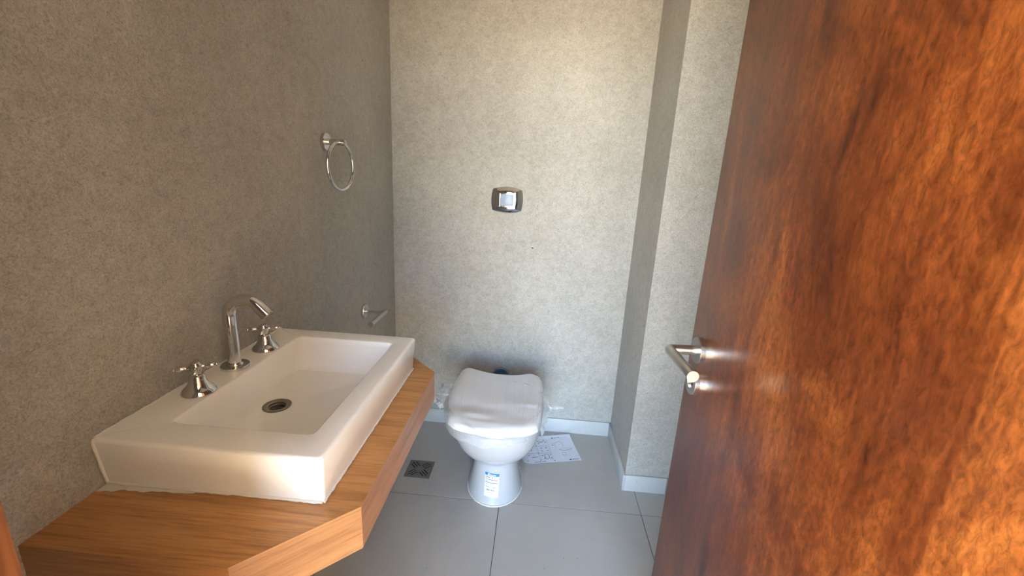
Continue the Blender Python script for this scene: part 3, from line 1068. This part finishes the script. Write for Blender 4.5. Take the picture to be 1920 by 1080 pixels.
# ------------------------------------------------------------------ instruction sheet
PO = Vector((1.012, 1.866))          # corner nearest the column
PU = Vector((-0.9725, -0.233)).normalized()   # along the long edge, to the left
PV = Vector((-PU.y, PU.x)) * -1
if PV.y < 0:
    PV = -PV
PW, PH = 0.297, 0.213
ps = empty('instruction_sheet', (0.87, 1.93, 0.0), 'creased white printed assembly leaflet lying on the floor beside the toilet', 'paper')
def sheet(u, v, off=0.0):
    # u 0..1 from the right edge to the left one, v 0..1 from the near edge to the far one
    p = PO + PU * (PW * u) + PV * (PH * v)
    z = 0.0012 + 0.0016 * (1 + math.sin(v * 9 + u * 2)) * (0.3 + v) * 0.6 + 0.005 * sstep((v - 0.86) / 0.14) * (0.4 + 0.6 * (1 - u)) + 0.0012 * (1 + math.sin(u * 11 + 1)) * 0.5
    c = max(0, (u - 0.90) * 2.2 + (0.10 - v))
    z += 0.05 * c * c + 0.02 * c if c > 0 else 0
    return Vector((p.x - 0.87, p.y - 1.93, z + off))
bm = bmesh.new()
nu, nv = 40, 30
g = [[bm.verts.new(sheet(i / nu, j / nv)) for i in range(nu + 1)] for j in range(nv + 1)]
g2 = [[bm.verts.new(sheet(i / nu, j / nv, -0.0003)) for i in range(nu + 1)] for j in range(nv + 1)]
for j in range(nv):
    for i in range(nu):
        bm.faces.new((g[j][i], g[j][i + 1], g[j + 1][i + 1], g[j + 1][i]))
        bm.faces.new((g2[j][i], g2[j + 1][i], g2[j + 1][i + 1], g2[j][i + 1]))
for j in range(nv):
    bm.faces.new((g[j][0], g[j + 1][0], g2[j + 1][0], g2[j][0]))
    bm.faces.new((g[j][nu], g2[j][nu], g2[j + 1][nu], g[j + 1][nu]))
for i in range(nu):
    bm.faces.new((g[0][i], g2[0][i], g2[0][i + 1], g[0][i + 1]))
    bm.faces.new((g[nv][i], g[nv][i + 1], g2[nv][i + 1], g2[nv][i]))
obj('sheet', bm, 'paper', ps, 60)
def stroke(bm_, pts_, wd=0.0008):
    # polyline in left-to-right sheet coordinates (s from the left edge, v up)
    P = []
    for a, b in zip(pts_, pts_[1:]):
        n = max(1, int(math.hypot((b[0] - a[0]) * PW, (b[1] - a[1]) * PH) / 0.008))
        P += [(a[0] + (b[0] - a[0]) * k / n, a[1] + (b[1] - a[1]) * k / n) for k in range(n)]
    P.append(pts_[-1])
    prev_ = None
    for i, (s, v) in enumerate(P):
        s0, v0 = P[max(i - 1, 0)]
        s1, v1 = P[min(i + 1, len(P) - 1)]
        dx, dy = (s1 - s0) * PW, (v1 - v0) * PH
        L = math.hypot(dx, dy) or 1
        ox, oy = -dy / L * wd / PW, dx / L * wd / PH
        a = bm_.verts.new(sheet(1 - (s + ox), v + oy, 0.0004))
        b = bm_.verts.new(sheet(1 - (s - ox), v - oy, 0.0004))
        if prev_:
            bm_.faces.new((prev_[0], a, b, prev_[1]))
        prev_ = (a, b)
def rect(bm_, s0, s1, v0, v1, wd=0.0006):
    stroke(bm_, [(s0, v0), (s1, v0), (s1, v1), (s0, v1), (s0, v0)], wd)
def dot(bm_, s, v, h=0.018):
    stroke(bm_, [(s - h * 0.5, v), (s + h * 0.5, v)], h * 0.1)
bm = bmesh.new(); bg_ = bmesh.new()
# six step panels on the left half
for ci, (s0, s1) in enumerate(((0.10, 0.305), (0.325, 0.535))):
    for ri_, (v0, v1) in enumerate(((0.10, 0.335), (0.36, 0.595), (0.625, 0.86))):
        rect(bg_, s0, s1, v0, v1)
        dot(bm, s0 - 0.012, v0 - 0.005, 0.022)
stroke(bm, [(0.38, 0.76), (0.46, 0.76)], 0.002)
for s, v in ((0.37, 0.79), (0.48, 0.82), (0.50, 0.75), (0.37, 0.70), (0.39, 0.53), (0.48, 0.54), (0.39, 0.43), (0.49, 0.43), (0.16, 0.50), (0.21, 0.48), (0.14, 0.29), (0.37, 0.25), (0.51, 0.27), (0.51, 0.15), (0.39, 0.15), (0.545, 0.06)):
    dot(bm, s, v, 0.024)
stroke(bm, [(0.18, 0.22), (0.28, 0.22)], 0.0018)
stroke(bm, [(0.165, 0.51), (0.165, 0.43)], 0.0016)
rect(bm, 0.405, 0.475, 0.14, 0.29, 0.0012)
stroke(bm, [(0.20, 0.035), (0.25, 0.035)], 0.0016); stroke(bm, [(0.26, 0.035), (0.31, 0.035)], 0.0016); stroke(bm, [(0.325, 0.035), (0.345, 0.035)], 0.0016); stroke(bm, [(0.355, 0.035), (0.39, 0.035)], 0.0016)
# the right half: heading marks, exploded seat drawing, maker's mark
for s in (0.655, 0.70, 0.742, 0.775):
    dot(bm, s, 0.905, 0.026 if s < 0.66 else 0.018)
stroke(bg_, [(0.60, 0.885), (0.93, 0.90)], 0.0008)
stroke(bg_, [(0.60, 0.70), (0.66, 0.70), (0.74, 0.75), (0.79, 0.72), (0.80, 0.56)], 0.0010)
stroke(bg_, [(0.65, 0.69), (0.655, 0.52)], 0.0007)
dot(bm, 0.615, 0.63, 0.022)
arc = [(0.69 + 0.24 * k / 14, 0.455 - 0.055 * math.sin(PI * k / 14)) for k in range(15)]
stroke(bm, arc, 0.0009)
stroke(bg_, [(0.69, 0.46), (0.77, 0.50), (0.87, 0.495), (0.93, 0.46)], 0.0006)
stroke(bg_, [(0.755 + 0.03 * math.cos(2 * PI * k / 16), 0.27 + 0.07 * math.sin(2 * PI * k / 16)) for k in range(17)], 0.0009)
stroke(bm, [(0.80, 0.055), (0.835, 0.055)], 0.0030)
for a, b_ in ((0.85, 0.872), (0.877, 0.893), (0.898, 0.914), (0.919, 0.935), (0.940, 0.955)):
    stroke(bm, [(a, 0.053), (b_, 0.053)], 0.0020)
obj('print', bm, 'ink', ps)['kind'] = 'stuff'
obj('faint_print', bg_, 'greyink', ps)['kind'] = 'stuff'
